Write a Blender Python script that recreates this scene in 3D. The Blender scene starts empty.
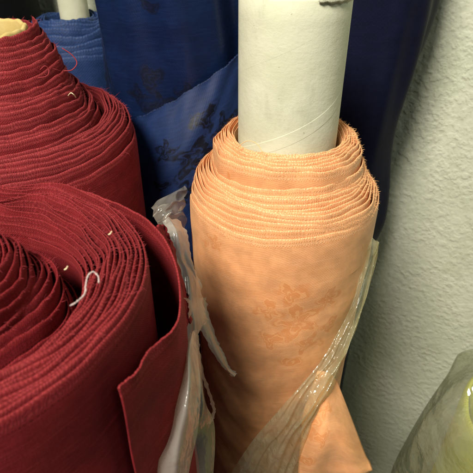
import bpy, math, random
import numpy as np
from mathutils import Matrix, Vector
random.seed(7)
rng = np.random.default_rng(11)
PI = math.pi
R = math.radians
CAMZ = 115.0                      # camera height above the floor, cm

# ------------------------------------------------------------------ camera, world, light
scene = bpy.context.scene
cam_d = bpy.data.cameras.new('camera')
cam = bpy.data.objects.new('camera', cam_d)
scene.collection.objects.link(cam)
cam.location = (0, 0, CAMZ / 100)
cam.rotation_euler = (R(90 - 35), 0, 0)
cam_d.sensor_width = 36
cam_d.angle = R(50)
cam_d.clip_start = 0.005
cam_d.clip_end = 50
cam_d.dof.use_dof = True
cam_d.dof.focus_distance = 0.285
cam_d.dof.aperture_fstop = 25
scene.camera = cam

world = bpy.data.worlds.new('World')
scene.world = world
world.use_nodes = True
world.node_tree.nodes['Background'].inputs[0].default_value = (0.75, 0.82, 1.0, 1)
world.node_tree.nodes['Background'].inputs[1].default_value = 0.05


def area_light(name, loc, target, size, power, col):
    d = bpy.data.lights.new(name, 'AREA')
    d.shape = 'DISK'
    d.size = size
    d.energy = power
    d.color = col
    o = bpy.data.objects.new(name, d)
    scene.collection.objects.link(o)
    l = Vector((loc[0], loc[1], loc[2] + CAMZ)) / 100
    t = Vector((target[0], target[1], target[2] + CAMZ)) / 100
    o.location = l
    o.rotation_euler = (t - l).to_track_quat('-Z', 'Y').to_euler()
    return o


area_light('ceiling_lamp', (-38, -40, 80), (2, 28, -18), 0.40, 29, (1.0, 0.93, 0.80))
area_light('fill_light', (70, -60, 110), (5, 30, -15), 0.6, 4.0, (0.94, 1.0, 0.82))  # added fill light for the wall and dark sides, not a real source

scene.view_settings.view_transform = 'Standard'
scene.view_settings.look = 'None'
scene.view_settings.exposure = 0
scene.view_settings.gamma = 1


# ------------------------------------------------------------------ helpers
def at(px, py, d):
    """a point at distance d (cm, along the view axis) from the eye, in cm"""
    u = (px - 236.5) / 507
    v = (236.5 - py) / 507
    c, s = math.cos(R(35)), math.sin(R(35))
    return np.array((u * d, (c + v * s) * d, (-s + v * c) * d))


def tag(o, label=None, cat=None, group=None, kind=None):
    if label: o['label'] = label
    if cat: o['category'] = cat
    if group: o['group'] = group
    if kind: o['kind'] = kind
    return o


def thing(name, label, cat, x, y, z=-CAMZ, group=None):
    o = bpy.data.objects.new(name, None)
    scene.collection.objects.link(o)
    o.empty_display_size = 0.05
    o.location = (x / 100, y / 100, (z + CAMZ) / 100)
    return tag(o, label, cat, group)


def build(name, verts, faces, mats, parent=None, uv=None, mat_idx=None, smooth=True):
    """verts in cm relative to the eye; faces an (n,4) array or list of tuples"""
    v = np.asarray(verts, dtype=float).copy()
    v[:, 2] += CAMZ
    v /= 100
    me = bpy.data.meshes.new(name)
    origin = np.zeros(3)
    if parent is not None:
        origin = np.array(parent.location)
    else:
        origin = np.array((v[:, 0].mean(), v[:, 1].mean(), v[:, 2].min()))
    v -= origin
    me.from_pydata(v.tolist(), [], [tuple(int(i) for i in f) for f in faces])
    if not isinstance(mats, (list, tuple)): mats = [mats]
    for m in mats: me.materials.append(m)
    if uv is not None:
        lay = me.uv_layers.new(name='UVMap')
        idx = np.empty(len(me.loops), dtype=np.int32)
        me.loops.foreach_get('vertex_index', idx)
        lay.data.foreach_set('uv', np.asarray(uv, dtype=np.float32)[idx].ravel())
    if mat_idx is not None:
        me.polygons.foreach_set('material_index', np.asarray(mat_idx, dtype=np.int32))
    if smooth:
        me.polygons.foreach_set('use_smooth', np.ones(len(me.polygons), dtype=bool))
    me.update()
    o = bpy.data.objects.new(name, me)
    scene.collection.objects.link(o)
    if parent is not None:
        o.parent = parent
    else:
        o.location = origin
    return o


def grid_faces(n, k, off=0, wrap_k=False):
    i = np.arange(n - 1)[:, None]
    kk = k if wrap_k else k - 1
    j = np.arange(kk)[None, :]
    j2 = (j + 1) % k
    a = i * k + j
    b = (i + 1) * k + j
    c = (i + 1) * k + j2
    d = i * k + j2
    return (np.stack([a, b, c, d], -1).reshape(-1, 4) + off)


class Wob:
    """smooth sum-of-sines noise of (angle, turn) or any two coordinates"""
    def __init__(self, freqs, tr=1.0, n=2, seed=0):
        g = np.random.default_rng(seed)
        self.k = np.repeat(np.array(freqs, float), n)
        self.b = g.normal(0, tr, len(self.k))
        self.p = g.uniform(0, 2 * PI, len(self.k))
        self.a = 1 / np.sqrt(len(self.k))
    def __call__(self, th, t):
        th = np.asarray(th)[..., None]
        t = np.asarray(t)[..., None]
        return (np.sin(self.k * th + self.b * t * 2 + self.p)).sum(-1) * self.a * 1.2


def tube_mesh(pts, rad, seg=6, taper=True):
    pts = np.asarray(pts, float)
    n = len(pts)
    vs, fs = [], []
    up = np.array((0.3, 0.2, 0.93))
    for i in range(n):
        d = pts[min(i + 1, n - 1)] - pts[max(i - 1, 0)]
        d /= np.linalg.norm(d) + 1e-9
        a = np.cross(d, up); a /= np.linalg.norm(a) + 1e-9
        b = np.cross(d, a)
        r = rad * (0.55 if taper and i in (0, n - 1) else 1)
        for s in range(seg):
            q = 2 * PI * s / seg
            vs.append(pts[i] + r * (math.cos(q) * a + math.sin(q) * b))
    for i in range(n - 1):
        for s in range(seg):
            s2 = (s + 1) % seg
            fs.append((i * seg + s, i * seg + s2, (i + 1) * seg + s2, (i + 1) * seg + s))
    fs.append(tuple(range(seg))[::-1])
    fs.append(tuple((n - 1) * seg + s for s in range(seg)))
    return vs, fs


def smooth_path(pts, n):
    """Catmull-Rom through pts"""
    p = np.asarray(pts, float)
    p = np.vstack([2 * p[0] - p[1], p, 2 * p[-1] - p[-2]])
    m = len(p) - 3
    out = []
    for x in np.linspace(0, m - 1e-6, n):
        i = int(x); f = x - i
        a, b, c, d = p[i], p[i + 1], p[i + 2], p[i + 3]
        out.append(0.5 * (2 * b + (c - a) * f + (2 * a - 5 * b + 4 * c - d) * f * f + (3 * b - a - 3 * c + d) * f ** 3))
    return np.array(out)


def patch(rows, n, k):
    """smooth sheet through a grid of control points"""
    rows = [smooth_path(r, k) for r in rows]
    cols = np.array(rows)
    out = np.array([smooth_path(cols[:, j], n) for j in range(k)])
    return out.transpose(1, 0, 2)          # n x k x 3


# ------------------------------------------------------------------ materials
class NT:
    def __init__(self, name):
        self.m = bpy.data.materials.new(name)
        self.m.use_nodes = True
        self.t = self.m.node_tree
        self.t.nodes.clear()
        self.out = self.n('ShaderNodeOutputMaterial')
    def n(self, typ, **kw):
        nd = self.t.nodes.new(typ)
        for k, v in kw.items(): setattr(nd, k, v)
        return nd
    def link(self, a, b): self.t.links.new(a, b)
    def put(self, sock, v):
        if hasattr(v, 'is_output') or isinstance(v, bpy.types.NodeSocket): self.link(v, sock)
        else: sock.default_value = v
    def math(self, op, a, b=0.0, c=None, clamp=False):
        nd = self.n('ShaderNodeMath', operation=op, use_clamp=clamp)
        self.put(nd.inputs[0], a); self.put(nd.inputs[1], b)
        if c is not None: self.put(nd.inputs[2], c)
        return nd.outputs[0]
    def mix(self, f, a, b, blend='MIX'):
        nd = self.n('ShaderNodeMix', data_type='RGBA', blend_type=blend)
        self.put(nd.inputs[0], f); self.put(nd.inputs[6], a); self.put(nd.inputs[7], b)
        return nd.outputs[2]
    def ramp(self, v, lo, hi, a=0.0, b=1.0, smooth=True):
        nd = self.n('ShaderNodeMapRange', interpolation_type='SMOOTHSTEP' if smooth else 'LINEAR')
        self.put(nd.inputs[0], v)
        for i, x in zip((1, 2, 3, 4), (lo, hi, a, b)): nd.inputs[i].default_value = x
        return nd.outputs[0]
    def uv(self):
        nd = self.n('ShaderNodeUVMap'); nd.uv_map = 'UVMap'
        sp = self.n('ShaderNodeSeparateXYZ'); self.link(nd.outputs[0], sp.inputs[0])
        return nd.outputs[0], sp.outputs[0], sp.outputs[1]
    def obj(self):
        return self.n('ShaderNodeTexCoord').outputs['Object']
    def scale(self, vec, s):
        nd = self.n('ShaderNodeMapping'); self.link(vec, nd.inputs[0]); nd.inputs[3].default_value = s
        return nd.outputs[0]
    def noise(self, vec, scale, detail=3, rough=0.55, dist=0.0):
        nd = self.n('ShaderNodeTexNoise'); self.put(nd.inputs['Vector'], vec)
        nd.inputs['Scale'].default_value = scale; nd.inputs['Detail'].default_value = detail
        nd.inputs['Roughness'].default_value = rough; nd.inputs['Distortion'].default_value = dist
        return nd.outputs[0], nd.outputs[1]
    def bsdf(self, **kw):
        b = self.n('ShaderNodeBsdfPrincipled')
        for k, v in kw.items(): self.put(b.inputs[k.replace('_', ' ')], v)
        self.link(b.outputs[0], self.out.inputs[0])
        return b
    def bump(self, h, dist, strength=1.0, normal=None):
        nd = self.n('ShaderNodeBump'); self.put(nd.inputs['Height'], h)
        nd.inputs['Distance'].default_value = dist; nd.inputs['Strength'].default_value = strength
        if normal is not None: self.link(normal, nd.inputs['Normal'])
        return nd.outputs[0]


def rgba(c, k=1.0): return (c[0] * k, c[1] * k, c[2] * k, 1)


def cloth_mat(name, base, light, dark, rib=0.17, weave=0.11, rough=0.6, sheen=0.25, selv=0.55, motif=None,
              spec=0.35, weave_bump=0.00013, rib_bump=0.00020, twill=0.0, edge_gain=1.0, aniso=0.0, slubk=1.0, wc=0.2):
    """woven cloth; uv in cm: u along the cloth, v down from the selvedge"""
    t = NT(name)
    uvv, u, v = t.uv()
    nz, _ = t.noise(uvv, 1.1, 4)
    slub, _ = t.noise(t.scale(uvv, (0.5, 9, 1)), 1.0, 3)
    slub2, _ = t.noise(t.scale(uvv, (9, 0.45, 1)), 1.0, 3)
    ud = t.math('ADD', u, t.math('MULTIPLY', nz, 0.03))
    vd = t.math('ADD', v, t.math('MULTIPLY', nz, 0.03))
    su = t.math('SINE', t.math('MULTIPLY', ud, 2 * PI / weave))
    svt = t.math('SINE', t.math('MULTIPLY', t.math('ADD', vd, t.math('MULTIPLY', ud, twill)), 2 * PI / weave))
    wv = t.math('MULTIPLY', su, svt)
    nap, _ = t.noise(uvv, 11, 3, 0.7)
    thread = t.math('ADD', t.math('MULTIPLY', wv, 0.45), t.math('ADD', t.math('MULTIPLY', t.math('ADD', slub, slub2), slubk), t.math('MULTIPLY', nap, 1.2)))
    # selvedge: a stitched band with ribs and pale rows
    rb = t.math('SINE', t.math('MULTIPLY', t.math('ADD', u, t.math('MULTIPLY', nz, 0.9)), 2 * PI / rib))
    rb = t.math('MULTIPLY', rb, t.math('ADD', 0.55, t.math('MULTIPLY', t.math('SINE', t.math('MULTIPLY', v, 2 * PI / (rib * 1.4))), 0.45)))
    band = t.ramp(v, selv * 0.75, selv * 1.05, 1, 0)
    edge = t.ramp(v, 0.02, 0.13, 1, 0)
    row = t.ramp(t.math('ABSOLUTE', t.math('SUBTRACT', v, selv)), 0.0, 0.07, 1, 0)
    row2 = t.ramp(t.math('ABSOLUTE', t.math('SUBTRACT', v, selv * 0.42)), 0.0, 0.05, 1, 0)
    ribmask = t.math('MULTIPLY', band, t.ramp(rb, -0.3, 0.8))
    col = t.mix(t.ramp(nz, 0.3, 0.7), rgba(base, 0.86), rgba(base, 1.1))
    tone, _ = t.noise(t.scale(uvv, (0.07, 0.35, 1)), 1.0, 3)
    col = t.mix(t.ramp(tone, 0.42, 0.66, 0, 0.32), col, rgba(dark))
    col = t.mix(t.math('MULTIPLY', t.ramp(wv, -1, 0.0, 1, 0), wc), col, rgba(dark))
    col = t.mix(t.math('MULTIPLY', t.ramp(slub, 0.5, 0.72), 0.25), col, rgba(light))
    col = t.mix(t.math('MULTIPLY', t.math('MULTIPLY', band, t.ramp(rb, -0.9, 0.2, 1, 0)), 0.3), col, rgba(dark))
    col = t.mix(t.math('MULTIPLY', ribmask, 0.5 * edge_gain), col, rgba(light))
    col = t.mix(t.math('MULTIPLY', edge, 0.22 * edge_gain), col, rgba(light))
    row3 = t.ramp(t.math('ABSOLUTE', t.math('SUBTRACT', v, selv * 0.68)), 0.0, 0.06, 1, 0)
    col = t.mix(t.math('MULTIPLY', row3, 0.4 * edge_gain), col, rgba(light))
    fine, _ = t.noise(uvv, 14, 3, 0.7)
    col = t.mix(t.math('MULTIPLY', t.ramp(fine, 0.5, 0.75), 0.22), col, rgba(light))
    col = t.mix(t.math('MULTIPLY', t.ramp(fine, 0.5, 0.25), 0.22), col, rgba(dark))
    col = t.mix(t.math('MULTIPLY', t.math('MULTIPLY', row, t.ramp(rb, -0.2, 0.6)), 0.8), col, rgba(dark))
    col = t.mix(t.math('MULTIPLY', t.math('MULTIPLY', row2, t.ramp(rb, -0.2, 0.6)), 0.5), col, rgba(dark))
    rgh = rough
    hgt = t.math('ADD', t.math('MULTIPLY', thread, t.math('SUBTRACT', 1.0, t.math('MULTIPLY', band, 0.5))),
                 t.math('MULTIPLY', t.math('MULTIPLY', band, rb), rib_bump / weave_bump * 0.5))
    if motif:
        pu, pv, u0, v0, flowers, mcol, mline, mrough, amount, lamount = motif
        def wrap(x, x0, p):
            w = t.n('ShaderNodeMath', operation='WRAP'); t.put(w.inputs[0], t.math('SUBTRACT', x, x0))
            w.inputs[1].default_value = p / 2; w.inputs[2].default_value = -p / 2
            return w.outputs[0]
        _, wcol = t.noise(uvv, 0.9, 3, 0.5)
        ws = t.n('ShaderNodeSeparateXYZ'); t.link(wcol, ws.inputs[0])
        fu = t.math('ADD', wrap(u, u0, pu), t.math('MULTIPLY', t.math('SUBTRACT', ws.outputs[0], 0.5), 1.5))
        fv = t.math('ADD', wrap(v, v0, pv), t.math('MULTIPLY', t.math('SUBTRACT', ws.outputs[1], 0.5), 1.5))
        petal = line = None
        for (cu, cv, fr, npet, ph) in flowers:
            du = t.math('DIVIDE', t.math('SUBTRACT', fu, cu), fr); dv = t.math('DIVIDE', t.math('SUBTRACT', fv, cv), fr)
            rad = t.math('SQRT', t.math('ADD', t.math('MULTIPLY', du, du), t.math('MULTIPLY', dv, dv)))
            ang = t.math('ARCTAN2', dv, du)
            lobe = t.math('ADD', 0.72, t.math('MULTIPLY', t.math('COSINE', t.math('ADD', t.math('MULTIPLY', ang, npet), ph)), 0.28))
            q = t.math('DIVIDE', rad, lobe)
            p = t.ramp(q, 0.78, 1.15, 1, 0)
            swirl = t.math('SINE', t.math('ADD', t.math('MULTIPLY', q, 11.0), t.math('MULTIPLY', ang, 2.0)))
            l = t.math('MULTIPLY', t.ramp(swirl, 0.45, 0.95), t.ramp(q, 0.98, 1.15, 1, 0))
            petal = p if petal is None else t.math('MAXIMUM', petal, p)
            line = l if line is None else t.math('MAXIMUM', line, l)
        worn, _ = t.noise(uvv, 2.2, 3)
        petal = t.math('MULTIPLY', petal, t.ramp(worn, 0.25, 0.55, 0.25, 1))
        col = t.mix(t.math('MULTIPLY', petal, amount), col, rgba(mcol))
        col = t.mix(t.math('MULTIPLY', line, lamount), col, rgba(mline))
        rgh = t.math('ADD', rough, t.math('MULTIPLY', petal, mrough - rough))
        hgt = t.math('ADD', hgt, t.math('MULTIPLY', line, 0.35))
    nrm = t.bump(hgt, weave_bump)
    b = t.bsdf(Base_Color=col, Roughness=rgh, Normal=nrm)
    if aniso:
        tg = t.n('ShaderNodeTangent', direction_type='UV_MAP'); tg.uv_map = 'UVMap'
        t.link(tg.outputs[0], b.inputs['Tangent'])
        b.inputs['Anisotropic'].default_value = aniso
        b.inputs['Anisotropic Rotation'].default_value = 0.25
    b.inputs['Specular IOR Level'].default_value = spec
    b.inputs['Sheen Weight'].default_value = sheen
    b.inputs['Sheen Roughness'].default_value = 0.45
    b.inputs['Sheen Tint'].default_value = rgba([min(1, x * 1.5 + 0.06) for x in light])
    return t.m


def fibre_mat(name, c):
    t = NT(name)
    nz, _ = t.noise(t.obj(), 60, 2)
    col = t.mix(nz, rgba(c, 0.75), rgba(c, 1.2))
    b = t.bsdf(Base_Color=col, Roughness=0.8)
    b.inputs['Specular IOR Level'].default_value = 0.15
    return t.m


M = {}
OR_B, OR_L, OR_D = (0.80, 0.385, 0.175), (0.90, 0.56, 0.31), (0.58, 0.205, 0.065)
FLOWERS = ((0, 0, 1.75, 5, 0.3), (-1.9, -1.3, 1.0, 5, 1.0), (0.6, -2.3, 1.15, 3, 2.0), (1.9, -0.9, 1.0, 4, 0.5), (1.5, 1.6, 1.05, 3, 1.6), (-0.8, 2.2, 1.1, 4, 1.2), (0.3, 3.7, 0.9, 2, 0.7), (-2.2, 0.9, 0.7, 3, 0.2))
M['orange'] = cloth_mat('orange_cloth', OR_B, OR_L, OR_D, rib=0.15, weave=0.13, rough=0.45, sheen=0.10, selv=0.55, twill=0.6,
                        motif=(24, 21, 0.4, 6.4, FLOWERS + ((5.6, -4.9, 0.75, 5, 1.0), (6.6, -4.2, 0.5, 3, 1.0)), (0.60, 0.195, 0.045), (0.82, 0.41, 0.18), 0.72, 0.6, 0.6),
                        spec=0.4, edge_gain=0.75, slubk=0.2, weave_bump=0.00006, wc=0.16, rib_bump=0.00018)
M['orange_fibre'] = fibre_mat('orange_fibre', (0.9, 0.52, 0.24))
RD_B, RD_L, RD_D = (0.185, 0.0125, 0.017), (0.40, 0.065, 0.07), (0.04, 0.002, 0.004)
M['red'] = cloth_mat('wine_red_cloth', RD_B, RD_L, RD_D, rib=0.115, weave=0.13, rough=0.75, sheen=0.05, selv=0.42, spec=0.15, rib_bump=0.0001, edge_gain=0.8)
M['red_near'] = cloth_mat('wine_red_velvety_cloth', RD_B, (0.34, 0.05, 0.052), RD_D, rib=0.13, weave=0.10, rough=0.75, sheen=0.05, selv=0.6, spec=0.12, edge_gain=0.6, rib_bump=0.0001)
M['red_inner_shaded'] = cloth_mat('wine_red_shaded_copy', RD_B, (0.24, 0.03, 0.035), RD_D, rib=0.13, weave=0.10, rough=0.75, sheen=0.03, selv=0.6, spec=0.1, edge_gain=0.3, rib_bump=0.00005)  # duller copy of the near cloth: shade inside the roll put into the colour
M['red_fibre'] = fibre_mat('red_fibre', (0.28, 0.035, 0.045))
NV_B, NV_L, NV_D = (0.0045, 0.013, 0.052), (0.011, 0.028, 0.10), (0.002, 0.004, 0.018)
M['navy'] = cloth_mat('navy_damask_cloth', NV_B, NV_L, NV_D, rib=0.2, weave=0.3, rough=0.36, sheen=0.08, selv=0.03, twill=0.8, weave_bump=0.00004,
                      motif=(9.5, 11, 3.0, 5.0, FLOWERS, (0.0015, 0.002, 0.007), (0.006, 0.012, 0.05), 0.5, 0.75, 0.4), spec=0.35, edge_gain=0.1)
M['navy_wrap'] = cloth_mat('navy_damask_wrap', (0.0055, 0.019, 0.080), (0.012, 0.036, 0.13), NV_D, rib=0.2, weave=0.3, rough=0.62, sheen=0.04, selv=0.03, twill=0.8, weave_bump=0.00004,
                      motif=(8.5, 9, 10.0, 4.6, FLOWERS, (0.001, 0.0015, 0.004), (0.012, 0.026, 0.10), 0.5, 0.92, 0.5), spec=0.28, edge_gain=0.1)
M['navy_plain'] = cloth_mat('dark_navy_satin', (0.0042, 0.0055, 0.021), (0.008, 0.010, 0.038), (0.002, 0.002, 0.007), rough=0.6, sheen=0.0, weave=0.3, selv=0.3, spec=0.12, weave_bump=0.00003)
M['navy_fibre'] = fibre_mat('navy_fibre', (0.05, 0.09, 0.3))
M['blue'] = cloth_mat('mid_blue_cloth', (0.014, 0.038, 0.135), (0.028, 0.068, 0.20), (0.006, 0.016, 0.06), rib=0.3, weave=0.26, rough=0.6, sheen=0.1, selv=0.5)
M['black'] = cloth_mat('dark_filler_black', (0.006, 0.006, 0.008), (0.015, 0.015, 0.018), (0.002, 0.002, 0.003), rough=0.8, sheen=0.05, spec=0.1)  # near-black of the added roll that stands in for the dark corner
M['yellow'] = cloth_mat('lime_yellow_cloth', (0.72, 0.72, 0.03), (0.78, 0.78, 0.08), (0.35, 0.33, 0.02), rough=0.6, sheen=0.1)


def card_mat(name, c1, c2, seam=True):
    t = NT(name)
    uvv, u, v = t.uv()
    n1, _ = t.noise(uvv, 0.35, 4)
    n2, _ = t.noise(uvv, 5.0, 5, 0.65)
    n3, _ = t.noise(t.scale(uvv, (1.5, 6, 1)), 1.6, 4, 0.6)
    sp, _ = t.noise(uvv, 2.6, 2)
    col = t.mix(t.ramp(n1, 0.3, 0.7), rgba(c1), rgba(c2))
    col = t.mix(t.math('MULTIPLY', t.ramp(n2, 0.55, 0.75), 0.18), col, rgba(c1, 0.72))
    col = t.mix(t.math('MULTIPLY', t.ramp(sp, 0.71, 0.76), 0.55), col, (0.25, 0.23, 0.16, 1))
    sm, _ = t.noise(t.scale(uvv, (1, 0.4, 1)), 0.7, 5, 0.65)
    col = t.mix(t.math('MULTIPLY', t.ramp(sm, 0.54, 0.72), 0.28), col, rgba(c1, 0.55))
    dent, _ = t.noise(uvv, 0.8, 2)
    h = t.math('ADD', t.math('MULTIPLY', n2, 0.5), t.math('ADD', t.math('MULTIPLY', n3, 0.12), t.math('MULTIPLY', dent, 1.0)))
    if seam:
        # butt joint of the paper strip winding round the tube
        w = t.n('ShaderNodeMath', operation='WRAP')
        t.put(w.inputs[0], t.math('SUBTRACT', t.math('ADD', v, t.math('MULTIPLY', u, 0.5)), 4.75)); w.inputs[1].default_value = 4.5; w.inputs[2].default_value = -4.5
        ln = t.ramp(t.math('ABSOLUTE', w.outputs[0]), 0.0, 0.05, 1, 0)
        step = t.ramp(w.outputs[0], -0.03, 0.03)
        w2 = t.n('ShaderNodeMath', operation='WRAP')
        t.put(w2.inputs[0], t.math('SUBTRACT', t.math('ADD', v, t.math('MULTIPLY', u, 0.5)), 5.5)); w2.inputs[1].default_value = 4.5; w2.inputs[2].default_value = -4.5
        ln = t.math('ADD', ln, t.math('MULTIPLY', t.ramp(t.math('ABSOLUTE', w2.outputs[0]), 0.0, 0.04, 1, 0), -0.3))
        step2 = t.ramp(w2.outputs[0], -0.03, 0.03)
        h = t.math('ADD', h, t.math('MULTIPLY', step2, -0.3))
        fade = t.ramp(w.outputs[0], 0.0, 1.6, 1, 0)
        h = t.math('ADD', h, t.math('MULTIPLY', step, 0.6))
        h = t.math('SUBTRACT', h, t.math('MULTIPLY', fade, 0.6))
        col = t.mix(t.math('MULTIPLY', ln, 0.1, clamp=True), col, rgba(c1, 1.15))
    b = t.bsdf(Base_Color=col, Roughness=0.72, Normal=t.bump(h, 0.00035, 0.8))
    b.inputs['Specular IOR Level'].default_value = 0.3
    return t.m


M['card'] = card_mat('pale_cardboard', (0.56, 0.57, 0.42), (0.64, 0.65, 0.50))
M['card_yellow'] = card_mat('yellow_cardboard', (0.42, 0.31, 0.10), (0.52, 0.41, 0.17), False)


def wall_mat():
    t = NT('green_stucco')
    o = t.obj()
    n1, _ = t.noise(o, 165, 2, 0.45, 0.1)
    n2, _ = t.noise(o, 330, 4, 0.6)
    n3, _ = t.noise(o, 9, 4)
    n4, _ = t.noise(o, 28, 3, 0.5)
    n5, _ = t.noise(o, 16, 5, 0.7)
    vo = t.n('ShaderNodeTexVoronoi', feature='SMOOTH_F1'); t.link(o, vo.inputs['Vector']); vo.inputs['Scale'].default_value = 150
    blob = t.ramp(n1, 0.38, 0.66)
    h = t.math('ADD', t.math('MULTIPLY', blob, t.ramp(n4, 0.3, 0.65, 0.35, 1.0)), t.math('MULTIPLY', n2, 0.25))
    h = t.math('ADD', h, t.math('MULTIPLY', vo.outputs['Distance'], -0.45))
    h = t.math('ADD', h, t.math('MULTIPLY', n4, 0.8))
    col = t.mix(t.ramp(n3, 0.3, 0.7), (0.52, 0.56, 0.43, 1), (0.61, 0.64, 0.52, 1))
    col = t.mix(t.math('MULTIPLY', t.ramp(n2, 0.3, 0.5, 1, 0), 0.25), col, (0.32, 0.34, 0.22, 1))
    col = t.mix(t.math('MULTIPLY', t.ramp(n5, 0.56, 0.72), 0.3), col, (0.36, 0.37, 0.25, 1))
    b = t.bsdf(Base_Color=col, Roughness=0.85, Normal=t.bump(h, 0.0010, 0.6))
    b.inputs['Specular IOR Level'].default_value = 0.25
    return t.m


M['wall'] = wall_mat()


def floor_mat():
    t = NT('concrete_floor')
    o = t.obj()
    n1, _ = t.noise(o, 5, 5)
    n2, _ = t.noise(o, 60, 4)
    col = t.mix(n1, (0.10, 0.095, 0.085, 1), (0.19, 0.18, 0.16, 1))
    t.bsdf(Base_Color=col, Roughness=0.7, Normal=t.bump(n2, 0.001))
    return t.m


M['floor'] = floor_mat()


def plastic_mat(name, tint, body, clear, rough=0.12, bump=0.0012, sc=70, milk=0.5, crinkle=0.25):
    """thin translucent polythene: part clear, part milky, glossy"""
    t = NT(name)
    o = t.obj()
    n1, _ = t.noise(o, sc, 4, 0.55, 0.6)
    n2, _ = t.noise(t.scale(o, (1, 1, 0.35)), sc * 2.3, 3, 0.6, 0.3)
    n3, _ = t.noise(o, sc * 0.4, 2)
    vo = t.n('ShaderNodeTexVoronoi', feature='F1'); t.put(vo.inputs['Vector'], t.scale(o, (1, 1, 0.5))); vo.inputs['Scale'].default_value = sc * 2.6
    h = t.math('ADD', n1, t.math('MULTIPLY', n2, 0.5))
    h = t.math('ADD', h, t.math('MULTIPLY', vo.outputs['Distance'], crinkle))
    nrm = t.bump(h, bump)
    gl = t.n('ShaderNodeBsdfGlossy'); gl.inputs['Color'].default_value = (1, 1, 1, 1); gl.inputs['Roughness'].default_value = rough
    t.link(nrm, gl.inputs['Normal'])
    tr = t.n('ShaderNodeBsdfTransparent'); tr.inputs['Color'].default_value = rgba(tint)
    df = t.n('ShaderNodeBsdfDiffuse'); df.inputs['Color'].default_value = rgba(body)
    t.link(nrm, df.inputs['Normal'])
    tl = t.n('ShaderNodeBsdfTranslucent'); tl.inputs['Color'].default_value = rgba(body)
    mk = t.n('ShaderNodeMixShader'); mk.inputs[0].default_value = milk
    t.link(df.outputs[0], mk.inputs[1]); t.link(tl.outputs[0], mk.inputs[2])
    mx = t.n('ShaderNodeMixShader')
    t.put(mx.inputs[0], t.ramp(n3, 0.3, 0.7, min(1, clear + 0.12), max(0, clear - 0.12)))
    t.link(mk.outputs[0], mx.inputs[1]); t.link(tr.outputs[0], mx.inputs[2])
    lw = t.n('ShaderNodeLayerWeight'); lw.inputs['Blend'].default_value = 0.5; t.link(nrm, lw.inputs['Normal'])
    fz = t.math('ADD', 0.06, t.math('MULTIPLY', t.math('POWER', lw.outputs['Facing'], 3.0), 0.45))
    fin = t.n('ShaderNodeMixShader')
    t.put(fin.inputs[0], fz)
    t.link(mx.outputs[0], fin.inputs[1]); t.link(gl.outputs[0], fin.inputs[2])
    t.link(fin.outputs[0], t.out.inputs[0])
    return t.m


M['poly_milky'] = plastic_mat('milky_polythene', (0.95, 0.93, 0.85), (0.82, 0.80, 0.73), 0.58, sc=55, crinkle=0.4)
M['poly_thin'] = plastic_mat('thin_polythene', (0.95, 0.93, 0.9), (0.72, 0.68, 0.60), 0.65, sc=45)
M['poly_clear'] = plastic_mat('clear_polythene', (0.95, 0.97, 0.85), (0.66, 0.69, 0.50), 0.70, rough=0.07, bump=0.0026, sc=85, crinkle=0.3)
M['poly_grey'] = plastic_mat('grey_polythene', (0.90, 0.93, 0.86), (0.46, 0.48, 0.40), 0.58, rough=0.10, bump=0.004, sc=28, crinkle=0.6)
M['yarn'] = fibre_mat('white_yarn', (0.46, 0.37, 0.36))
M['lint'] = fibre_mat('cream_lint', (0.80, 0.66, 0.42))


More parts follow.
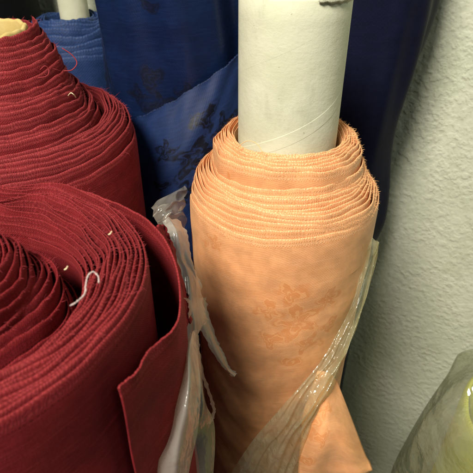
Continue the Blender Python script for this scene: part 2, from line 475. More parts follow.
# ------------------------------------------------------------------ the wound cloth
def wound_cloth(parent, cx, cy, r0, r1, heights, mat, fibre, th_end, dirn=-1, thick=0.16, S=150, name='wound_cloth',
                zn=0.12, rn=0.05, oval=0.0, ruffle=0.0, rfreq=(9, 13), wrinkle=0.0, wr_seed=3, seed=1, fuzz=10, fuzz_len=0.22,
                depth=4.0, dense=34.0, bottom=-CAMZ + 0.4, body=None, u_ref=None, lean=(0, 0), flare=0.0, fmin=0.0, pack=0.97, rcentre=None, steep=0.0):
    N = len(heights) - 1
    pitch = (r1 - r0) / N
    t = np.linspace(0, N, N * S + 1)
    th = th_end + dirn * 2 * PI * (t - N)
    hz = np.interp(t, np.arange(N + 1), heights)
    w1 = Wob((1, 2, 3, 5), 0.5, 2, seed); w2 = Wob((2, 3, 4, 7), 3.0, 2, seed + 1)
    w3 = Wob((1, 2, 3), 0.15, 2, seed + 2); w4 = Wob(rfreq, 0.35, 2, seed + 3); w5 = Wob((17, 23, 31), 2.0, 2, seed + 4)
    zt = hz + zn * w1(th, t) + zn * 0.2 * w5(th, t)
    fr = (t / N)
    r = r0 + pitch * t + rn * pitch * 6 * w2(th, t) * np.clip(t, 0, 1) * np.clip(N - t, 0.15, 1) + oval * w3(th, t) * r0 / 4 * fr
    ruf = ruffle * w4(th, t) * np.sin(PI * np.clip(fr, 0, 1)) ** 0.5
    if rcentre is not None:
        ruf = ruf * (0.25 + 0.75 * np.exp(-((np.mod(th - rcentre + PI, 2 * PI) - PI) / 0.75) ** 2))
    arc = np.concatenate([[0], np.cumsum(np.abs(np.diff(th)) * (r[1:] + r[:-1]) / 2)])
    if u_ref is not None:                       # put u = 0 at this angle of the outer turn
        k = np.argmin(np.abs(th - (th_end - dirn * ((th_end - u_ref) * dirn % (2 * PI)))))
        arc = arc - arc[k]

    def strip(i0, i1, outer, dout):
        tt = slice(i0, i1)
        pw = pitch * pack
        prof_in = [(0, depth), (0, 1.2), (0, 0.5), (0.0, 0.18), (0.03, 0.05)]
        q = lambda x: pw * (x + (min(1.0, 0.1 + x * 1.5) * 0.95 - x) * steep)
        prof_top = [(pw * 0.10, 0.012), (q(0.25), 0.0), (q(0.42), 0.02)]
        prof_out = [(q(0.58), 0.07), (q(0.70), 0.15), (q(0.80), 0.26), (q(0.89), 0.42), (q(0.95), 0.6), (q(1.0), 0.9)] + [(q(1.0), x) for x in dout]
        prof = np.array(prof_in + prof_top + prof_out)
        o, d = prof[:, 0], prof[:, 1]
        T, TH = t[tt][:, None], th[tt][:, None]
        D = np.broadcast_to(d[None, :], (T.shape[0], len(d))).copy()
        Z = zt[tt][:, None] - D
        if outer:
            Z[:, -1] = bottom
            D[:, -1] = zt[tt] - bottom
        RR = r[tt][:, None] + o[None, :] + ruf[tt][:, None] * np.exp(-np.maximum(D, 0) / 0.9)
        RR = RR + flare * np.clip(D, 0, 12) / 12
        if outer and body is not None:
            isout = (np.arange(len(d)) >= len(prof_in) + len(prof_top))[None, :]
            RR = RR + isout * body(TH, D, Z)
        X = cx + RR * np.cos(TH) + lean[0] * (Z - heights[-1])
        Y = cy + RR * np.sin(TH) + lean[1] * (Z - heights[-1])
        V = np.stack([X, Y, Z], -1).reshape(-1, 3)
        U = np.stack([np.broadcast_to(arc[tt][:, None], D.shape), D], -1).reshape(-1, 2)
        return V, U, len(d)

    nT = len(t)
    iS = (N - 1) * S
    V1, U1, k1 = strip(0, iS + 1, False, [1.4, 2.2, depth])
    dl = list(np.linspace(1.1, dense, 90)) + [dense + 4, CAMZ]
    V2, U2, k2 = strip(iS, nT, True, dl)
    F1 = grid_faces(iS + 1, k1)
    F2 = grid_faces(nT - iS, k2, len(V1))
    if dirn > 0:
        F1 = F1[:, ::-1]; F2 = F2[:, ::-1]
    verts = [V1, V2]; uvs = [U1, U2]
    faces = [F1, F2]
    # close the two cut ends
    lo = len(V1) + (nT - iS - 1) * k2
    caps = [list(range(k1)), list(range(lo, lo + k2))[::-1]]
    nfuz = int(arc[-1] * 0 + (np.abs(np.diff(arc)).sum()) * fuzz)
    g = np.random.default_rng(seed + 50)
    idx = (g.uniform(fmin, 1, nfuz) ** 0.8 * (nT - 2)).astype(int)
    ths = th[idx] + g.uniform(0, 1, nfuz) * 2 * PI / S
    rr = r[idx] + ruf[idx] + pitch * g.uniform(0.1, 0.6, nfuz)
    zz = zt[idx] - g.exponential(0.05, nfuz)
    ln = fuzz_len * g.lognormal(-0.4, 0.6, nfuz)
    ln = np.minimum(ln, fuzz_len * 3.2)
    p0 = np.stack([cx + rr * np.cos(ths) + lean[0] * (zz - heights[-1]), cy + rr * np.sin(ths) + lean[1] * (zz - heights[-1]), zz], -1)
    rad = np.stack([np.cos(ths), np.sin(ths), 0 * ths], -1)
    tan = np.stack([-np.sin(ths), np.cos(ths), 0 * ths], -1)
    d1 = rad * g.normal(0.35, 0.45, nfuz)[:, None] + tan * g.normal(0, 0.7, nfuz)[:, None] + np.array((0, 0, 1)) * g.normal(0.5, 0.35, nfuz)[:, None]
    d2 = d1 + rad * g.normal(0.3, 0.5, nfuz)[:, None] + tan * g.normal(0, 0.6, nfuz)[:, None] + np.array((0, 0, 1)) * g.normal(-0.3, 0.5, nfuz)[:, None]
    d1 /= np.linalg.norm(d1, axis=1)[:, None]; d2 /= np.linalg.norm(d2, axis=1)[:, None]
    p1 = p0 + d1 * (ln * 0.5)[:, None]
    p2 = p1 + d2 * (ln * 0.5)[:, None]
    side = tan * 0.7 + np.array((0, 0, 0.7)); wd = 0.006
    FV = np.stack([p0 - side * wd, p0 + side * wd, p1 + side * wd * 0.8, p1 - side * wd * 0.8, p2], 1).reshape(-1, 3)
    off = len(V1) + len(V2)
    b5 = off + np.arange(nfuz) * 5
    FQ = np.stack([b5, b5 + 1, b5 + 2, b5 + 3], -1)
    FT = np.stack([b5 + 3, b5 + 2, b5 + 4], -1)
    allv = np.vstack(verts + [FV])
    allu = np.vstack(uvs + [np.zeros((len(FV), 2))])
    fl = F1.tolist() + F2.tolist() + caps + FQ.tolist() + FT.tolist()
    mi = [0] * (len(F1) + len(F2) + 2) + [1] * (len(FQ) + len(FT))
    return build(name, allv, fl, [mat, fibre], parent, uv=allu, mat_idx=mi)


def cardboard_tube(parent, cx, cy, r, top, wall, mat, jag=0.05, seed=0, bottom=-CAMZ + 0.6, lean=(0, 0), zref=0):
    n = 96
    th = np.linspace(0, 2 * PI, n + 1)
    tz = top + jag * Wob((3, 5, 9, 17), 0, 2, seed)(th, 0 * th)
    tz[-1] = tz[0]
    zs = list(np.linspace(0.12, 14, 14)) + [40, None]
    prof = [(-wall, None)] + [(-wall, x) for x in (20, 5, 1, 0.12)] + [(-wall * 0.8, 0.0), (-wall * 0.45, -0.03), (-wall * 0.2, 0.0)] + [(0, x) for x in zs]
    V, U = [], []
    for i in range(n + 1):
        for o, d in prof:
            z = bottom if d is None else tz[i] - d
            rr = r + o
            V.append((cx + rr * math.cos(th[i]) + lean[0] * (z - zref), cy + rr * math.sin(th[i]) + lean[1] * (z - zref), z))
            U.append((th[i] * r, top - z))
    k = len(prof)
    F = grid_faces(n + 1, k)[:, ::-1]
    return build('cardboard_tube', V, F, mat, parent, uv=U)


def loose_thread(parent, pts, mat, rad=0.02, name='loose_thread', n=24):
    v, f = tube_mesh(smooth_path(pts, n), rad)
    return build(name, v, f, mat, parent)


# ------------------------------------------------------------------ setting: floor and wall
def floor():
    n = 40
    g = np.linspace(-250, 250, n)
    X, Y = np.meshgrid(g, g, indexing='ij')
    Z = -CAMZ + 0 * X
    o = build('floor', np.stack([X, Y, Z], -1).reshape(-1, 3), grid_faces(n, n), M['floor'])
    tag(o, kind='structure')


floor()


def wall():
    d = np.array((math.cos(R(-27)), math.sin(R(-27)), 0))
    nrm = np.array((d[1], -d[0], 0))
    c = np.array((9.4, 50.9, 0))
    prof = [(-130, -10), (-130, 0), (80, 0), (80, -10)]
    V = []
    for a, b in prof:
        for z in (-CAMZ - 1, 140):
            p = c + d * a + nrm * b
            V.append((p[0], p[1], z))
    F = [(2, 4, 5, 3), (0, 2, 3, 1), (4, 6, 7, 5), (6, 0, 1, 7), (1, 3, 5, 7), (0, 6, 4, 2)]
    o = build('stucco_wall', V, F, M['wall'], smooth=False)
    tag(o, 'pale green rough stucco wall behind the fabric rolls', 'wall')


wall()

GROUP = 'upright rolls of fabric leaning together'
WR = Wob((1, 2, 3), 0.6, 3, 77)


# ------------------------------------------------------------------ orange roll
def orange_roll():
    cx, cy = 3.1, 29.05
    t = thing('fabric_roll', 'peach orange fabric roll with a tall pale cardboard tube in its middle', 'fabric roll', cx, cy)
    cardboard_tube(t, cx, cy, 3.0, -4.55, 0.32, M['card'], 0.05, 4)
    h = [-12.8, -12.5, -12.4, -12.42, -12.45, -12.55, -12.6, -12.8, -12.85, -13.1, -14.2, -14.45, -14.5, -14.7, -14.75, -14.95, -15.05, -15.3, -15.5, -16.0, -16.4]
    wa, wb = Wob((2, 3, 5), 0.25, 2, 5), Wob((1, 2), 0.5, 3, 6)
    def body(TH, D, Z):
        a = np.clip((D - 0.8) / 3, 0, 1)
        soft = 0.05 * wa(TH, D * 0.12) + 0.035 * wb(D * 0.9 + TH * 2, TH)
        # slanting drag folds on the lower left, where the cloth is pulled down to the left
        loc = np.exp(-((np.mod(TH, 2 * PI) - R(232)) / 0.62) ** 2) * np.clip((D - 7) / 5, 0, 1)
        s = D * 1.0 - (np.mod(TH, 2 * PI) - R(232)) * 6.5
        folds = 0.085 * np.sin(s * 1.3 + 1.2 * np.sin(TH * 3)) + 0.02 * np.sin(s * 3.3 + 2)
        slack = -0.055 * np.clip(D - 4, 0, 14)                      # the roll is wound tighter lower down
        return a * (soft + loc * (folds + 0.1)) + slack * 0.5
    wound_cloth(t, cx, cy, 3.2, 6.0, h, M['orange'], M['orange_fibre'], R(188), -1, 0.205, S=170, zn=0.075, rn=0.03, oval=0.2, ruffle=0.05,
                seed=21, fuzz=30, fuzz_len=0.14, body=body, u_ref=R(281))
    # loose tail of the cloth pulled out at the lower right
    rows = []
    for (a, b, c) in (((318, 372, 34.5), (328, 372, 34.5), (337, 380, 35)), ((303, 415, 35.0), (330, 415, 34.2), (352, 418, 36.5)),
                      ((300, 450, 36.0), (333, 448, 34.6), (366, 455, 37.5)), ((298, 480, 37.5), (335, 474, 37.0), (372, 468, 38)),
                      ((300, 520, 39), (335, 505, 39.5), (364, 490, 39))):
        rows.append([at(*a), at(*b), at(*c)])
    g = patch(rows, 44, 36)
    ii, jj = np.meshgrid(np.linspace(0, 1, 44), np.linspace(0, 1, 36), indexing='ij')
    g[..., 1] += 0.25 * np.sin(jj * 11 + ii * 4) * (0.3 + ii) - 0.5 * np.exp(-((ii - 0.72) / 0.07) ** 2) * np.clip(jj * 1.6 - 0.4, 0, 1)
    g[..., 2] += 0.25 * np.sin(jj * 9 + 1) * ii
    U = np.stack([jj * 6, 3 + ii * 12], -1).reshape(-1, 2)
    o = build('loose_end', g.reshape(-1, 3), grid_faces(44, 36), M['orange'], t, uv=U)
    sol = o.modifiers.new('thick', 'SOLIDIFY'); sol.thickness = 0.001
    loose_thread(t, [at(236, 148, 28.6), at(247, 141, 27.9), at(257, 144, 27.4), at(263, 153, 27.3)], M['orange_fibre'], 0.018)
    # torn paper lip at the tube's mouth
    tz = -4.5
    lip = []
    for k, aa in enumerate(np.linspace(R(-75), R(-12), 16)):
        w = 0.16 * math.sin(k / 15 * PI) ** 0.6 + 0.05 * math.sin(k * 2.3)
        lip.append([(cx + (3.01) * math.cos(aa), cy + 3.01 * math.sin(aa), tz + 0.02),
                    (cx + (3.06) * math.cos(aa), cy + 3.06 * math.sin(aa), tz - 0.02),
                    (cx + (3.08) * math.cos(aa), cy + 3.08 * math.sin(aa), tz - 0.12 - w * 0.5),
                    (cx + (3.05) * math.cos(aa), cy + 3.05 * math.sin(aa), tz - 0.15 - w)])
    lip = np.array(lip)
    U = np.zeros((64, 2)); U[:, 0] = np.arange(64)
    o = build('torn_lip', lip.reshape(-1, 3), grid_faces(16, 4), M['card'], t, uv=U)
    o.modifiers.new('thick', 'SOLIDIFY').thickness = 0.0006
    return t


orange_roll()


# ------------------------------------------------------------------ red roll at the back
def red_back():
    cx, cy = -14.9, 31.0
    t = thing('fabric_roll', 'dark red fabric roll telescoped into a tall cone around a yellow tube end', 'fabric roll', cx, cy)
    cardboard_tube(t, cx, cy, 2.65, -6.95, 0.3, M['card_yellow'], 0.06, 9)
    rr = np.array([3.1, 3.9, 4.5, 5.2, 5.85, 6.1, 6.3, 6.8, 7.3, 7.8, 8.15, 8.3])
    zz = np.array([-6.6, -8.45, -10.0, -11.2, -12.2, -13.3, -12.2, -12.05, -12.3, -12.9, -13.8, -14.4])
    N = 27
    g = np.random.default_rng(5)
    r = np.linspace(3.12, 8.25, N + 1)
    h = np.interp(r, rr, zz) + g.normal(0, 0.14, N + 1)
    wa = Wob((2, 3), 0.2, 2, 15)
    def body(TH, D, Z):
        return np.clip((D - 0.8) / 3, 0, 1) * 0.08 * wa(TH, D * 0.1)
    wound_cloth(t, cx, cy, 3.12, 8.15, h, M['red'], M['red_fibre'], R(40), -1, 0.195, S=140, zn=0.12, rn=0.035, oval=0.08, ruffle=0.05,
                seed=31, fuzz=9, fuzz_len=0.22, body=body)
    loose_thread(t, [at(62, 48, 27.5), at(72, 55, 27.8), at(77, 63, 28), at(72, 70, 27.8), at(64, 71, 27.6)], M['red_fibre'], 0.03)
    loose_thread(t, [at(68, 96, 27.6), at(71, 93, 27.3), at(74, 95, 27.4), at(76, 98, 27.8)], M['lint'], 0.03)
    loose_thread(t, [at(40, 70, 26.2), at(45, 66, 26.2), at(49, 70, 26.4), at(47, 76, 26.2), at(38, 78, 26)], M['red_fibre'], 0.025)


red_back()


# ------------------------------------------------------------------ red roll in front, its outer end peeling off
def red_front():
    cx, cy = -10.8, 14.4
    t = thing('fabric_roll', 'dark red fabric roll nearest the camera with a gap between its coils', 'fabric roll', cx, cy)
    cardboard_tube(t, cx, cy, 1.6, -13.2, 0.3, M['card_yellow'], 0.05, 2)
    # inner core of looser coils
    g = np.random.default_rng(12)
    hin = np.interp(np.linspace(0, 1, 17), [0, 0.3, 0.45, 0.5, 0.75, 0.8, 1], [-11.1, -11.3, -11.9, -12.5, -12.9, -13.6, -14.9]) + g.normal(0, 0.10, 17)
    wound_cloth(t, cx, cy, 1.75, 4.4, hin, M['red_inner_shaded'], M['red_fibre'], R(20), -1, 0.15, S=150,
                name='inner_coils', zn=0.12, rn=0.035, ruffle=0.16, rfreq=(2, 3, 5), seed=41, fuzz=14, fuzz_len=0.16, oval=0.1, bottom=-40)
    h = [-13.4, -12.9, -12.6, -12.35, -12.2, -12.15, -12.1, -11.95, -12.05, -11.95, -12.0, -11.9, -11.95, -12.1, -11.95, -12.2, -12.15]
    wa = Wob((2, 3), 0.2, 2, 16)
    def body(TH, D, Z):
        return np.clip((D - 0.8) / 3, 0, 1) * 0.09 * wa(TH, D * 0.1)
    wound_cloth(t, cx, cy, 4.75, 7.38, h, M['red_near'], M['red_fibre'], R(75), -1, 0.125, S=190, zn=0.11, rn=0.032, ruffle=0.26, rfreq=(5, 8, 13), rcentre=R(100),
                seed=52, fuzz=16, fuzz_len=0.17, body=body, oval=0.1)
    # peeling outer end
    ths = [80, 60, 36, 15, 0, -12, -21, -27]
    rs = [7.62, 7.9, 8.40, 8.75, 8.45, 7.95, 7.82, 7.85]
    zs = [-12.3, -12.35, -12.7, -13.9, -14.1, -13.95, -13.8, -13.75]
    path = smooth_path(np.stack([ths, rs, zs], -1), 110)
    ds = np.concatenate([[0, 0.04, 0.1, 0.2, 0.35, 0.6, 1.0], np.linspace(1.5, 30, 40), [100]])
    V, U = [], []
    arc = 0; last = None
    for i, (a, rr, z) in enumerate(path):
        x, y = cx + rr * math.cos(R(a)), cy + rr * math.sin(R(a))
        if last: arc += math.hypot(x - last[0], y - last[1])
        last = (x, y)
        jz = 0.02 * math.sin(i * 0.9) + 0.015 * math.sin(i * 2.3)
        s = i / 109
        for d in ds:
            br = 0.12 * math.sin(d * 0.45 + s * 3) * min(d, 4) / 4 + 0.10 * math.exp(-d / 0.5) * math.sin(i * 0.22)
            xr = cx + (rr + br) * math.cos(R(a)); yr = cy + (rr + br) * math.sin(R(a))
            V.append((xr, yr, max(z + jz - d, -CAMZ + 0.5))); U.append((arc, d))
    o = build('peeling_end', V, grid_faces(110, len(ds)), M['red_near'], t, uv=U)
    o.modifiers.new('thick', 'SOLIDIFY').thickness = 0.0008
    # frayed strip hanging beside the peeling end
    rows = [[at(158, 226, 23.5), at(163, 225, 24.2), at(167, 232, 24.5)], [at(166, 250, 23.8), at(170, 248, 24.5), at(174, 250, 25)],
            [at(176, 285, 23.8), at(182, 285, 24.5), at(186, 290, 25)], [at(183, 330, 24), at(188, 325, 24.6), at(192, 320, 25)]]
    g = patch(rows, 40, 14)
    ii, jj = np.meshgrid(np.arange(40), np.arange(14), indexing='ij')
    nz = np.convolve(np.random.default_rng(14).normal(0, 1, 40), [0.3, 0.5, 0.3], 'same')[:, None]
    g[..., 0] += 0.06 * nz * (jj / 13) + 0.03 * nz[::-1]
    g[..., 1] += 0.12 * np.sin(jj * 0.9 + ii * 0.2)
    o = build('frayed_strip', g.reshape(-1, 3), grid_faces(40, 14), M['red_near'], t, uv=np.stack([ii * 0.2, jj * 0.12], -1).reshape(-1, 2))
    o.modifiers.new('thick', 'SOLIDIFY').thickness = 0.001


red_front()


# ------------------------------------------------------------------ navy and blue rolls behind
def navy_left():
    cx, cy = -4.3, 43.2
    t = thing('fabric_roll', 'navy blue damask fabric roll with black flowers, its outer cloth slipping in a slanting edge', 'fabric roll', cx, cy)
    wf = Wob((3, 4, 6), 0.1, 2, 60)
    def body(TH, D, Z):
        a = np.mod(TH, 2 * PI)
        q = a * 5.5 + Z * 0.10
        fold = 0.42 * np.sin(q) + 0.18 * np.sin(q * 2.3 + 1 + Z * 0.08)
        return np.clip(D / 3, 0, 1) * (0.2 * wf(TH, Z * 0.05) + fold - 0.2)
    wound_cloth(t, cx, cy, 5.4, 6.7, [2.0, 2.2, 2.1, 2.0, 2.0], M['navy'], M['navy_fibre'], R(120), -1, 0.2, S=120, zn=0.1, seed=61, fuzz=3, body=body, dense=55)
    cardboard_tube(t, cx, cy, 2.2, 3.0, 0.3, M['card'], 0.03, 3)
    # slipping outer wrap with a slanting upper edge
    n, k = 260, 70
    th = np.linspace(R(200), R(350), n)
    w = Wob((4, 7, 11, 19), 0.4, 2, 63); w2 = Wob((1, 2, 3), 0.5, 2, 64)
    gj = np.random.default_rng(66).normal(0, 0.6, n)
    V, U = [], []
    for i, a in enumerate(th):
        f = (a - R(200)) / R(150)
        zt = -17.2 + 10.5 * f ** 1.15 + 0.035 * w(a * 2, 0)
        for j in range(k):
            d = (j / (k - 1)) ** 1.5 * 45
            rr = 7.35 + 0.22 * w2(a * 2.0 + d * 0.05, d * 0.03) * min(d, 6) / 6 + 0.12 * math.exp(-d / 1.0) * math.sin(a * 3.1) ** 2 + 2.0 * math.exp(-((a - R(270)) / R(36)) ** 2) * (1 - math.exp(-(d / 3.0) ** 1.3)) + 0.05 * w(a * 1.2 + d * 0.15, d * 0.1)
            V.append((cx + rr * math.cos(a), cy + rr * math.sin(a), zt - d + 0.035 * gj[i] * math.exp(-d / 0.12))); U.append((a * 7.3, d))
    o = build('slipping_wrap', V, grid_faces(n, k), M['navy_wrap'], t, uv=U)
    o.modifiers.new('thick', 'SOLIDIFY').thickness = 0.0012


navy_left()


def navy_right():
    cx, cy = 9.2, 43.8
    t = thing('fabric_roll', 'very dark navy satin fabric roll against the green wall', 'fabric roll', cx, cy)
    wf = Wob((3, 5), 0.05, 2, 70)
    def body(TH, D, Z):
        th = np.mod(TH + PI, 2 * PI) - PI
        side = np.exp(-((th - 0.1) / 0.9) ** 4)
        waist = -1.6 * np.exp(-((Z + 17.5) / 4.5) ** 2) + 0.9 * np.clip((Z + 16) / 8, 0, 1)
        x = np.clip((-25.5 - Z) / 7, 0, 1)
        cut = -2.4 * x * x * (3 - 2 * x)
        fold = 0.40 * np.exp(-((th + 0.80 + 0.01 * (Z + 15)) / 0.15) ** 2) - 0.30 * np.exp(-((th + 0.50) / 0.15) ** 2) + 0.3 * np.exp(-((th + 1.25 - 0.012 * (Z + 15)) / 0.14) ** 2)
        return np.clip(D / 3, 0, 1) * (0.15 * wf(TH, Z * 0.06) + side * (waist + cut) + fold)
    wound_cloth(t, cx, cy, 4.2, 5.75, [1.0, 1.3, 1.2, 1.0, 1.0], M['navy_plain'], M['navy_fibre'], R(120), -1, 0.25, S=160, zn=0.1, seed=71, fuzz=2, body=body, dense=60)
    cardboard_tube(t, cx, cy, 2.2, 2.0, 0.3, M['card'], 0.03, 3)


navy_right()


def blue_small():
    cx, cy = -17.6, 57.0
    t = thing('fabric_roll', 'mid blue fabric roll with a thin white tube, farthest back on the left', 'fabric roll', cx, cy)
    cardboard_tube(t, cx + 0.6, cy, 1.5, -3.0, 0.25, M['card'], 0.03, 8)
    h = [-11.6, -11.5, -11.6, -11.7, -11.9, -12.2, -12.9, -13.6, -14.2, -14.7]
    wound_cloth(t, cx, cy, 2.3, 5.0, h, M['blue'], M['navy_fibre'], R(100), -1, 0.24, S=120, zn=0.16, rn=0.05, seed=81, fuzz=3, oval=0.1)


blue_small()


def dark_filler_roll():  # invented roll, put in so the back left corner goes dark
    cx, cy = -31.0, 60.0
    t = thing('fabric_roll', 'added black roll standing in for the dark corner behind the red cone shaped roll', 'fabric roll', cx, cy)
    wound_cloth(t, cx, cy, 6.5, 8.6, [4, 4.2, 4.1, 4, 4], M['black'], M['black'], R(100), -1, 0.2, S=80, zn=0.1, seed=91, fuzz=1)


dark_filler_roll()


# ------------------------------------------------------------------ plastic
def crumple(g, amp, seed, f=1.0):
    n, k, _ = g.shape
    ii, jj = np.meshgrid(np.linspace(0, 1, n), np.linspace(0, 1, k), indexing='ij')
    w = [Wob((1, 2, 3), 0.8 * f, 2, seed + q) for q in range(3)]
    for q in range(3):
        g[..., q] += amp[q] * w[q](ii * 6 * f, jj * 2 * f)
    return g, ii, jj


def torn_plastic():
    root_pt = at(188, 300, 27)
    t = thing('plastic_wrap', 'torn milky plastic wrap hanging between the near red roll and the orange roll', 'plastic wrap', root_pt[0], root_pt[1], root_pt[2])
    # upper sheet, bulging at its top
    rows = [[at(163, 221, 26.4), at(172, 216, 26.8), at(182, 221, 27.6)],
            [at(166, 236, 25.3), at(176, 232, 25.6), at(187, 238, 26.8)],
            [at(172, 262, 25.6), at(183, 260, 26.0), at(196, 268, 27.2)],
            [at(178, 290, 25.9), at(190, 288, 26.2), at(204, 300, 27.8)],
            [at(186, 318, 26.4), at(196, 316, 26.6), at(209, 322, 28.6)],
            [at(190, 345, 26.8), at(194, 340, 27.0), at(199, 332, 27.6)]]
    g = patch(rows, 70, 30)
    g, ii, jj = crumple(g, (0.05, 0.18, 0.03), 100)
    g[..., 1] -= 0.12 * np.sin(jj * PI) * np.sin(jj * 14 + ii * 2)
    jag = np.convolve(np.random.default_rng(8).normal(0, 1, 70), [0.3, 0.5, 0.3], 'same')
    g[:, -1, 0] += 0.06 * jag; g[:, -2, 0] += 0.03 * jag
    build('torn_sheet', g.reshape(-1, 3), grid_faces(70, 30), M['poly_milky'], t)
    # tongue lying on the orange cloth
    rows = [[at(196, 296, 27.6), at(204, 298, 28.2)], [at(197, 318, 27.8), at(208, 316, 28.7)], [at(205, 336, 28.4), at(215, 338, 29.2)],
            [at(215, 354, 29.0), at(222, 352, 29.8)], [at(226, 370, 29.9), at(229, 366, 30.2)], [at(234, 375, 30.6), at(236, 374, 30.7)]]
    rows = [[np.array(a), (np.array(a) + np.array(b)) / 2 + np.array((0, -0.12, 0.05)), np.array(b)] for a, b in rows]
    g = patch(rows, 60, 12)
    jg = np.random.default_rng(3).normal(0, 1, (60, 2))
    for e, s in ((0, -1), (-1, 1)):
        off = np.convolve(np.abs(jg[:, 0 if e == 0 else 1]), [0.25, 0.5, 0.25], 'same') * 0.09
        g[:, e, 0] += s * off; g[:, e, 2] += 0.5 * jg[:, 0] * 0.03
    g, _, _ = crumple(g, (0.02, 0.05, 0.02), 130)
    build('torn_tongue', g.reshape(-1, 3), grid_faces(60, 12), M['poly_milky'], t)
    # lower folded length
    rows = [[at(190, 332, 23.6), at(192, 331, 23.5), at(195, 335, 23.8)],
            [at(185, 360, 22.6), at(190, 358, 22.0), at(199, 362, 23.2)],
            [at(177, 395, 22.0), at(186, 392, 21.2), at(200, 398, 22.8)],
            [at(169, 432, 21.8), at(181, 430, 20.8), at(196, 436, 22.8)],
            [at(158, 470, 22), at(172, 468, 20.8), at(189, 474, 23)],
            [at(150, 505, 23), at(166, 502, 21.8), at(184, 508, 24)]]
    g = patch(rows, 70, 34)
    g, ii, jj = crumple(g, (0.05, 0.12, 0.03), 150)
    g[..., 1] += 0.16 * np.sin(jj * 10 - ii * 3) * np.sin(PI * jj) * np.minimum(1, ii * 3)
    build('folded_length', g.reshape(-1, 3), grid_faces(70, 34), M['poly_milky'], t)
    # thin sheet over the shaded foot of the orange roll
    rows = [[at(193, 340, 25.5), at(197, 345, 26), at(200, 352, 26.5)], [at(190, 390, 25.5), at(200, 385, 26), at(206, 395, 27)],
            [at(186, 430, 26), at(202, 425, 26.5), at(213, 430, 28)], [at(184, 475, 27), at(202, 472, 27.5), at(214, 478, 29)],
            [at(184, 510, 28), at(202, 510, 28.5), at(214, 512, 30)]]
    g = patch(rows, 50, 24)
    g, ii, jj = crumple(g, (0.06, 0.15, 0.03), 170)
    build('thin_sheet', g.reshape(-1, 3), grid_faces(50, 24), M['poly_thin'], t)
    # shredded curls
    for pts in ([at(176, 303, 24.5), at(181, 298, 24.3), at(188, 300, 24.4), at(191, 308, 24.6), at(188, 318, 24.8), at(184, 322, 24.8)],
                [at(197, 335, 26.5), at(199, 355, 26.8), at(203, 375, 27), at(210, 395, 27.6), at(214, 410, 28), at(212, 419, 28), at(209, 424, 28)],
                [at(195, 330, 25), at(197, 345, 25), at(196, 362, 25), at(198, 385, 25.5)]):
        p = smooth_path(pts, 50)
        g = np.random.default_rng(int(pts[0][0] * 1000) % 99)
        wv = 0.07 + 0.05 * np.abs(g.normal(0, 1, 50))
        side = np.array((0.85, -0.3, 0.4))
        V = np.stack([p - side * wv[:, None], p + side * wv[::-1, None] * 0.9], 1).reshape(-1, 3)
        build('shred', V, grid_faces(50, 2), M['poly_milky'], t)


torn_plastic()


def scrap_plastic():
    c = at(168, 205, 34)
    rows = [[at(152, 208, 34), at(162, 200, 34.5), at(176, 190, 35), at(186, 186, 36)], [at(154, 218, 33), at(165, 209, 32.6), at(177, 203, 33.5), at(185, 200, 35)],
            [at(160, 226, 33), at(169, 218, 32.4), at(178, 214, 33.5), at(185, 214, 35)], [at(165, 240, 34), at(172, 236, 33.6), at(180, 233, 34.5), at(186, 232, 35.5)]]
    g = patch(rows, 40, 44)
    g, ii, jj = crumple(g, (0.10, 0.22, 0.10), 190, 1.6)
    o = build('plastic_scrap', g.reshape(-1, 3), grid_faces(40, 44), M['poly_thin'])
    tag(o, 'crumpled pale plastic scrap wedged between the far red roll and the orange roll', 'plastic scrap')


scrap_plastic()


def clear_sleeve():
    cx, cy = 3.1, 29.05
    # a sleeve of clear plastic pulled down diagonally round the orange roll
    L = [(372, 236), (363, 262), (350, 310), (330, 348), (306, 378), (276, 412), (252, 442), (230, 475), (215, 505)]
    Rr = [(374, 240), (371, 268), (361, 300), (348, 345), (338, 375), (327, 400), (312, 432), (298, 475), (290, 505)]
    dl = [31.5, 32.5, 32.8, 32.6, 32.6, 33.6, 35.2, 37.6, 40.2]
    dr = [33.0, 34.0, 34.6, 35.0, 34.8, 34.6, 35.6, 38.2, 40.5]
    rows = []
    for (a, b, p, q) in zip(L, Rr, dl, dr):
        A, B = at(*a, p), at(*b, q)
        m1 = A * 0.66 + B * 0.34 + np.array((0.1, -0.55, 0.15))
        m2 = A * 0.34 + B * 0.66 + np.array((0.2, -0.55, 0.15))
        rows.append([A, m1, m2, B])
    g = patch(rows, 150, 60)
    g, ii, jj = crumple(g, (0.05, 0.12, 0.05), 210, 1.6)
    # ropes and pleats running along the sleeve
    wp = Wob((5, 9, 14), 1.2, 2, 215); wq = Wob((3, 6, 11), 1.5, 3, 216)
    pl = 0.16 * wp(jj * 3, ii * 1.6) + 0.07 * wq(ii * 7 + jj * 2, jj * 3) * np.abs(wq(jj * 2, ii * 3))
    g[..., 1] -= pl * np.sin(jj * PI) ** 0.5
    g[..., 2] += 0.4 * pl * np.sin(jj * PI) ** 0.5
    o = build('plastic_sleeve', g.reshape(-1, 3), grid_faces(150, 60), M['poly_clear'])
    tag(o, 'clear crinkled plastic sleeve pulled diagonally around the orange roll', 'plastic sleeve')


clear_sleeve()


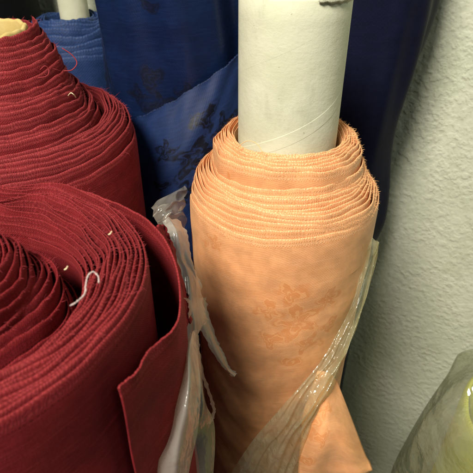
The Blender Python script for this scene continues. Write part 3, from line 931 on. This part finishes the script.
# ------------------------------------------------------------------ yellow roll in its bag
def yellow_roll():
    cx, cy = 21.6, 21.5
    t = thing('fabric_roll', 'lime yellow fabric roll inside a grey plastic bag by the wall', 'fabric roll', cx, cy)
    wound_cloth(t, cx + 0.5, cy, 2.0, 5.6, [-31.0, -30.9, -30.9, -31, -31, -31.0, -31.1, -31.1, -31.2], M['yellow'], M['yellow'], R(60), -1, 0.3, S=100, zn=0.1, seed=111, fuzz=1)
    b = thing('plastic_bag', 'loose grey see-through plastic bag around the yellow roll', 'plastic bag', cx, cy)
    n, k = 180, 80
    w1, w2 = Wob((2, 3, 5), 1.2, 2, 113), Wob((7, 11, 17), 2.0, 2, 114)
    V = []
    for i in range(n + 1):
        a = 2 * PI * (i % n) / n
        for j in range(k):
            s = j / (k - 1)
            if s < 0.3:
                q = s / 0.3
                rr = 2.4 + 4.2 * q ** 0.7; z = -27.2 - 2.6 * q ** 1.5
            else:
                q = (s - 0.3) / 0.7
                rr = 6.6 + 0.9 * math.sin(min(q * 3, 1) * PI / 2); z = -29.8 - 46 * q ** 1.3
            f = min(1, 0.35 + s)
            rr += f * (0.45 * float(w1(a, s * 3)) + 0.22 * float(w2(a, s * 4)))
            z += 0.35 * float(w2(a + 1, s * 3)) * (1 - s)
            V.append((cx + rr * math.cos(a), cy + rr * math.sin(a), z))
    build('bag_film', V, grid_faces(n + 1, k), M['poly_grey'], b)


yellow_roll()


# ------------------------------------------------------------------ scraps lying on the near red roll
def scraps():
    v, f = tube_mesh(smooth_path([at(70, 306, 16.4), at(79, 300, 16.6), at(85, 293, 16.9), at(86, 284, 17.2), at(88, 276, 17.5), at(93, 272, 17.7), at(98, 276, 17.7), at(99, 283, 17.6)], 70), 0.028)
    v = np.array(v)
    v += rng.normal(0, 0.009, v.shape)
    fl = list(f); v = list(v)
    g = np.random.default_rng(44)
    for q in range(160):
        b = np.array(v[int(g.integers(0, 70 * 6))])
        a = g.normal(0, 1, 3); a /= np.linalg.norm(a)
        e = b + a * g.uniform(0.03, 0.12)
        sd = np.cross(a, (0.3, 0.5, 0.8)) * 0.004
        n0 = len(v); v += [b - sd, b + sd, e]; fl.append((n0, n0 + 1, n0 + 2))
    f = fl
    o = build('yarn_scrap', v, f, M['yarn'])
    tag(o, 'short curled white yarn scrap lying on the near red roll', 'yarn')
    for (p, lab) in (((110, 234, 18.6), 'tiny cream lint speck high on the near red roll, right of the yarn'), ((66, 269, 17.6), 'tiny cream lint speck at the edge of the dark gap between red coils')):
        c = at(*p)
        v, f = tube_mesh(smooth_path([c + np.array((-0.07, 0, -0.03)), c, c + np.array((0.05, 0.02, 0.06)), c + np.array((0.08, 0, 0.12))], 8), 0.028)
        o = build('lint_speck', v, f, M['lint'])
        tag(o, lab, 'lint')


scraps()
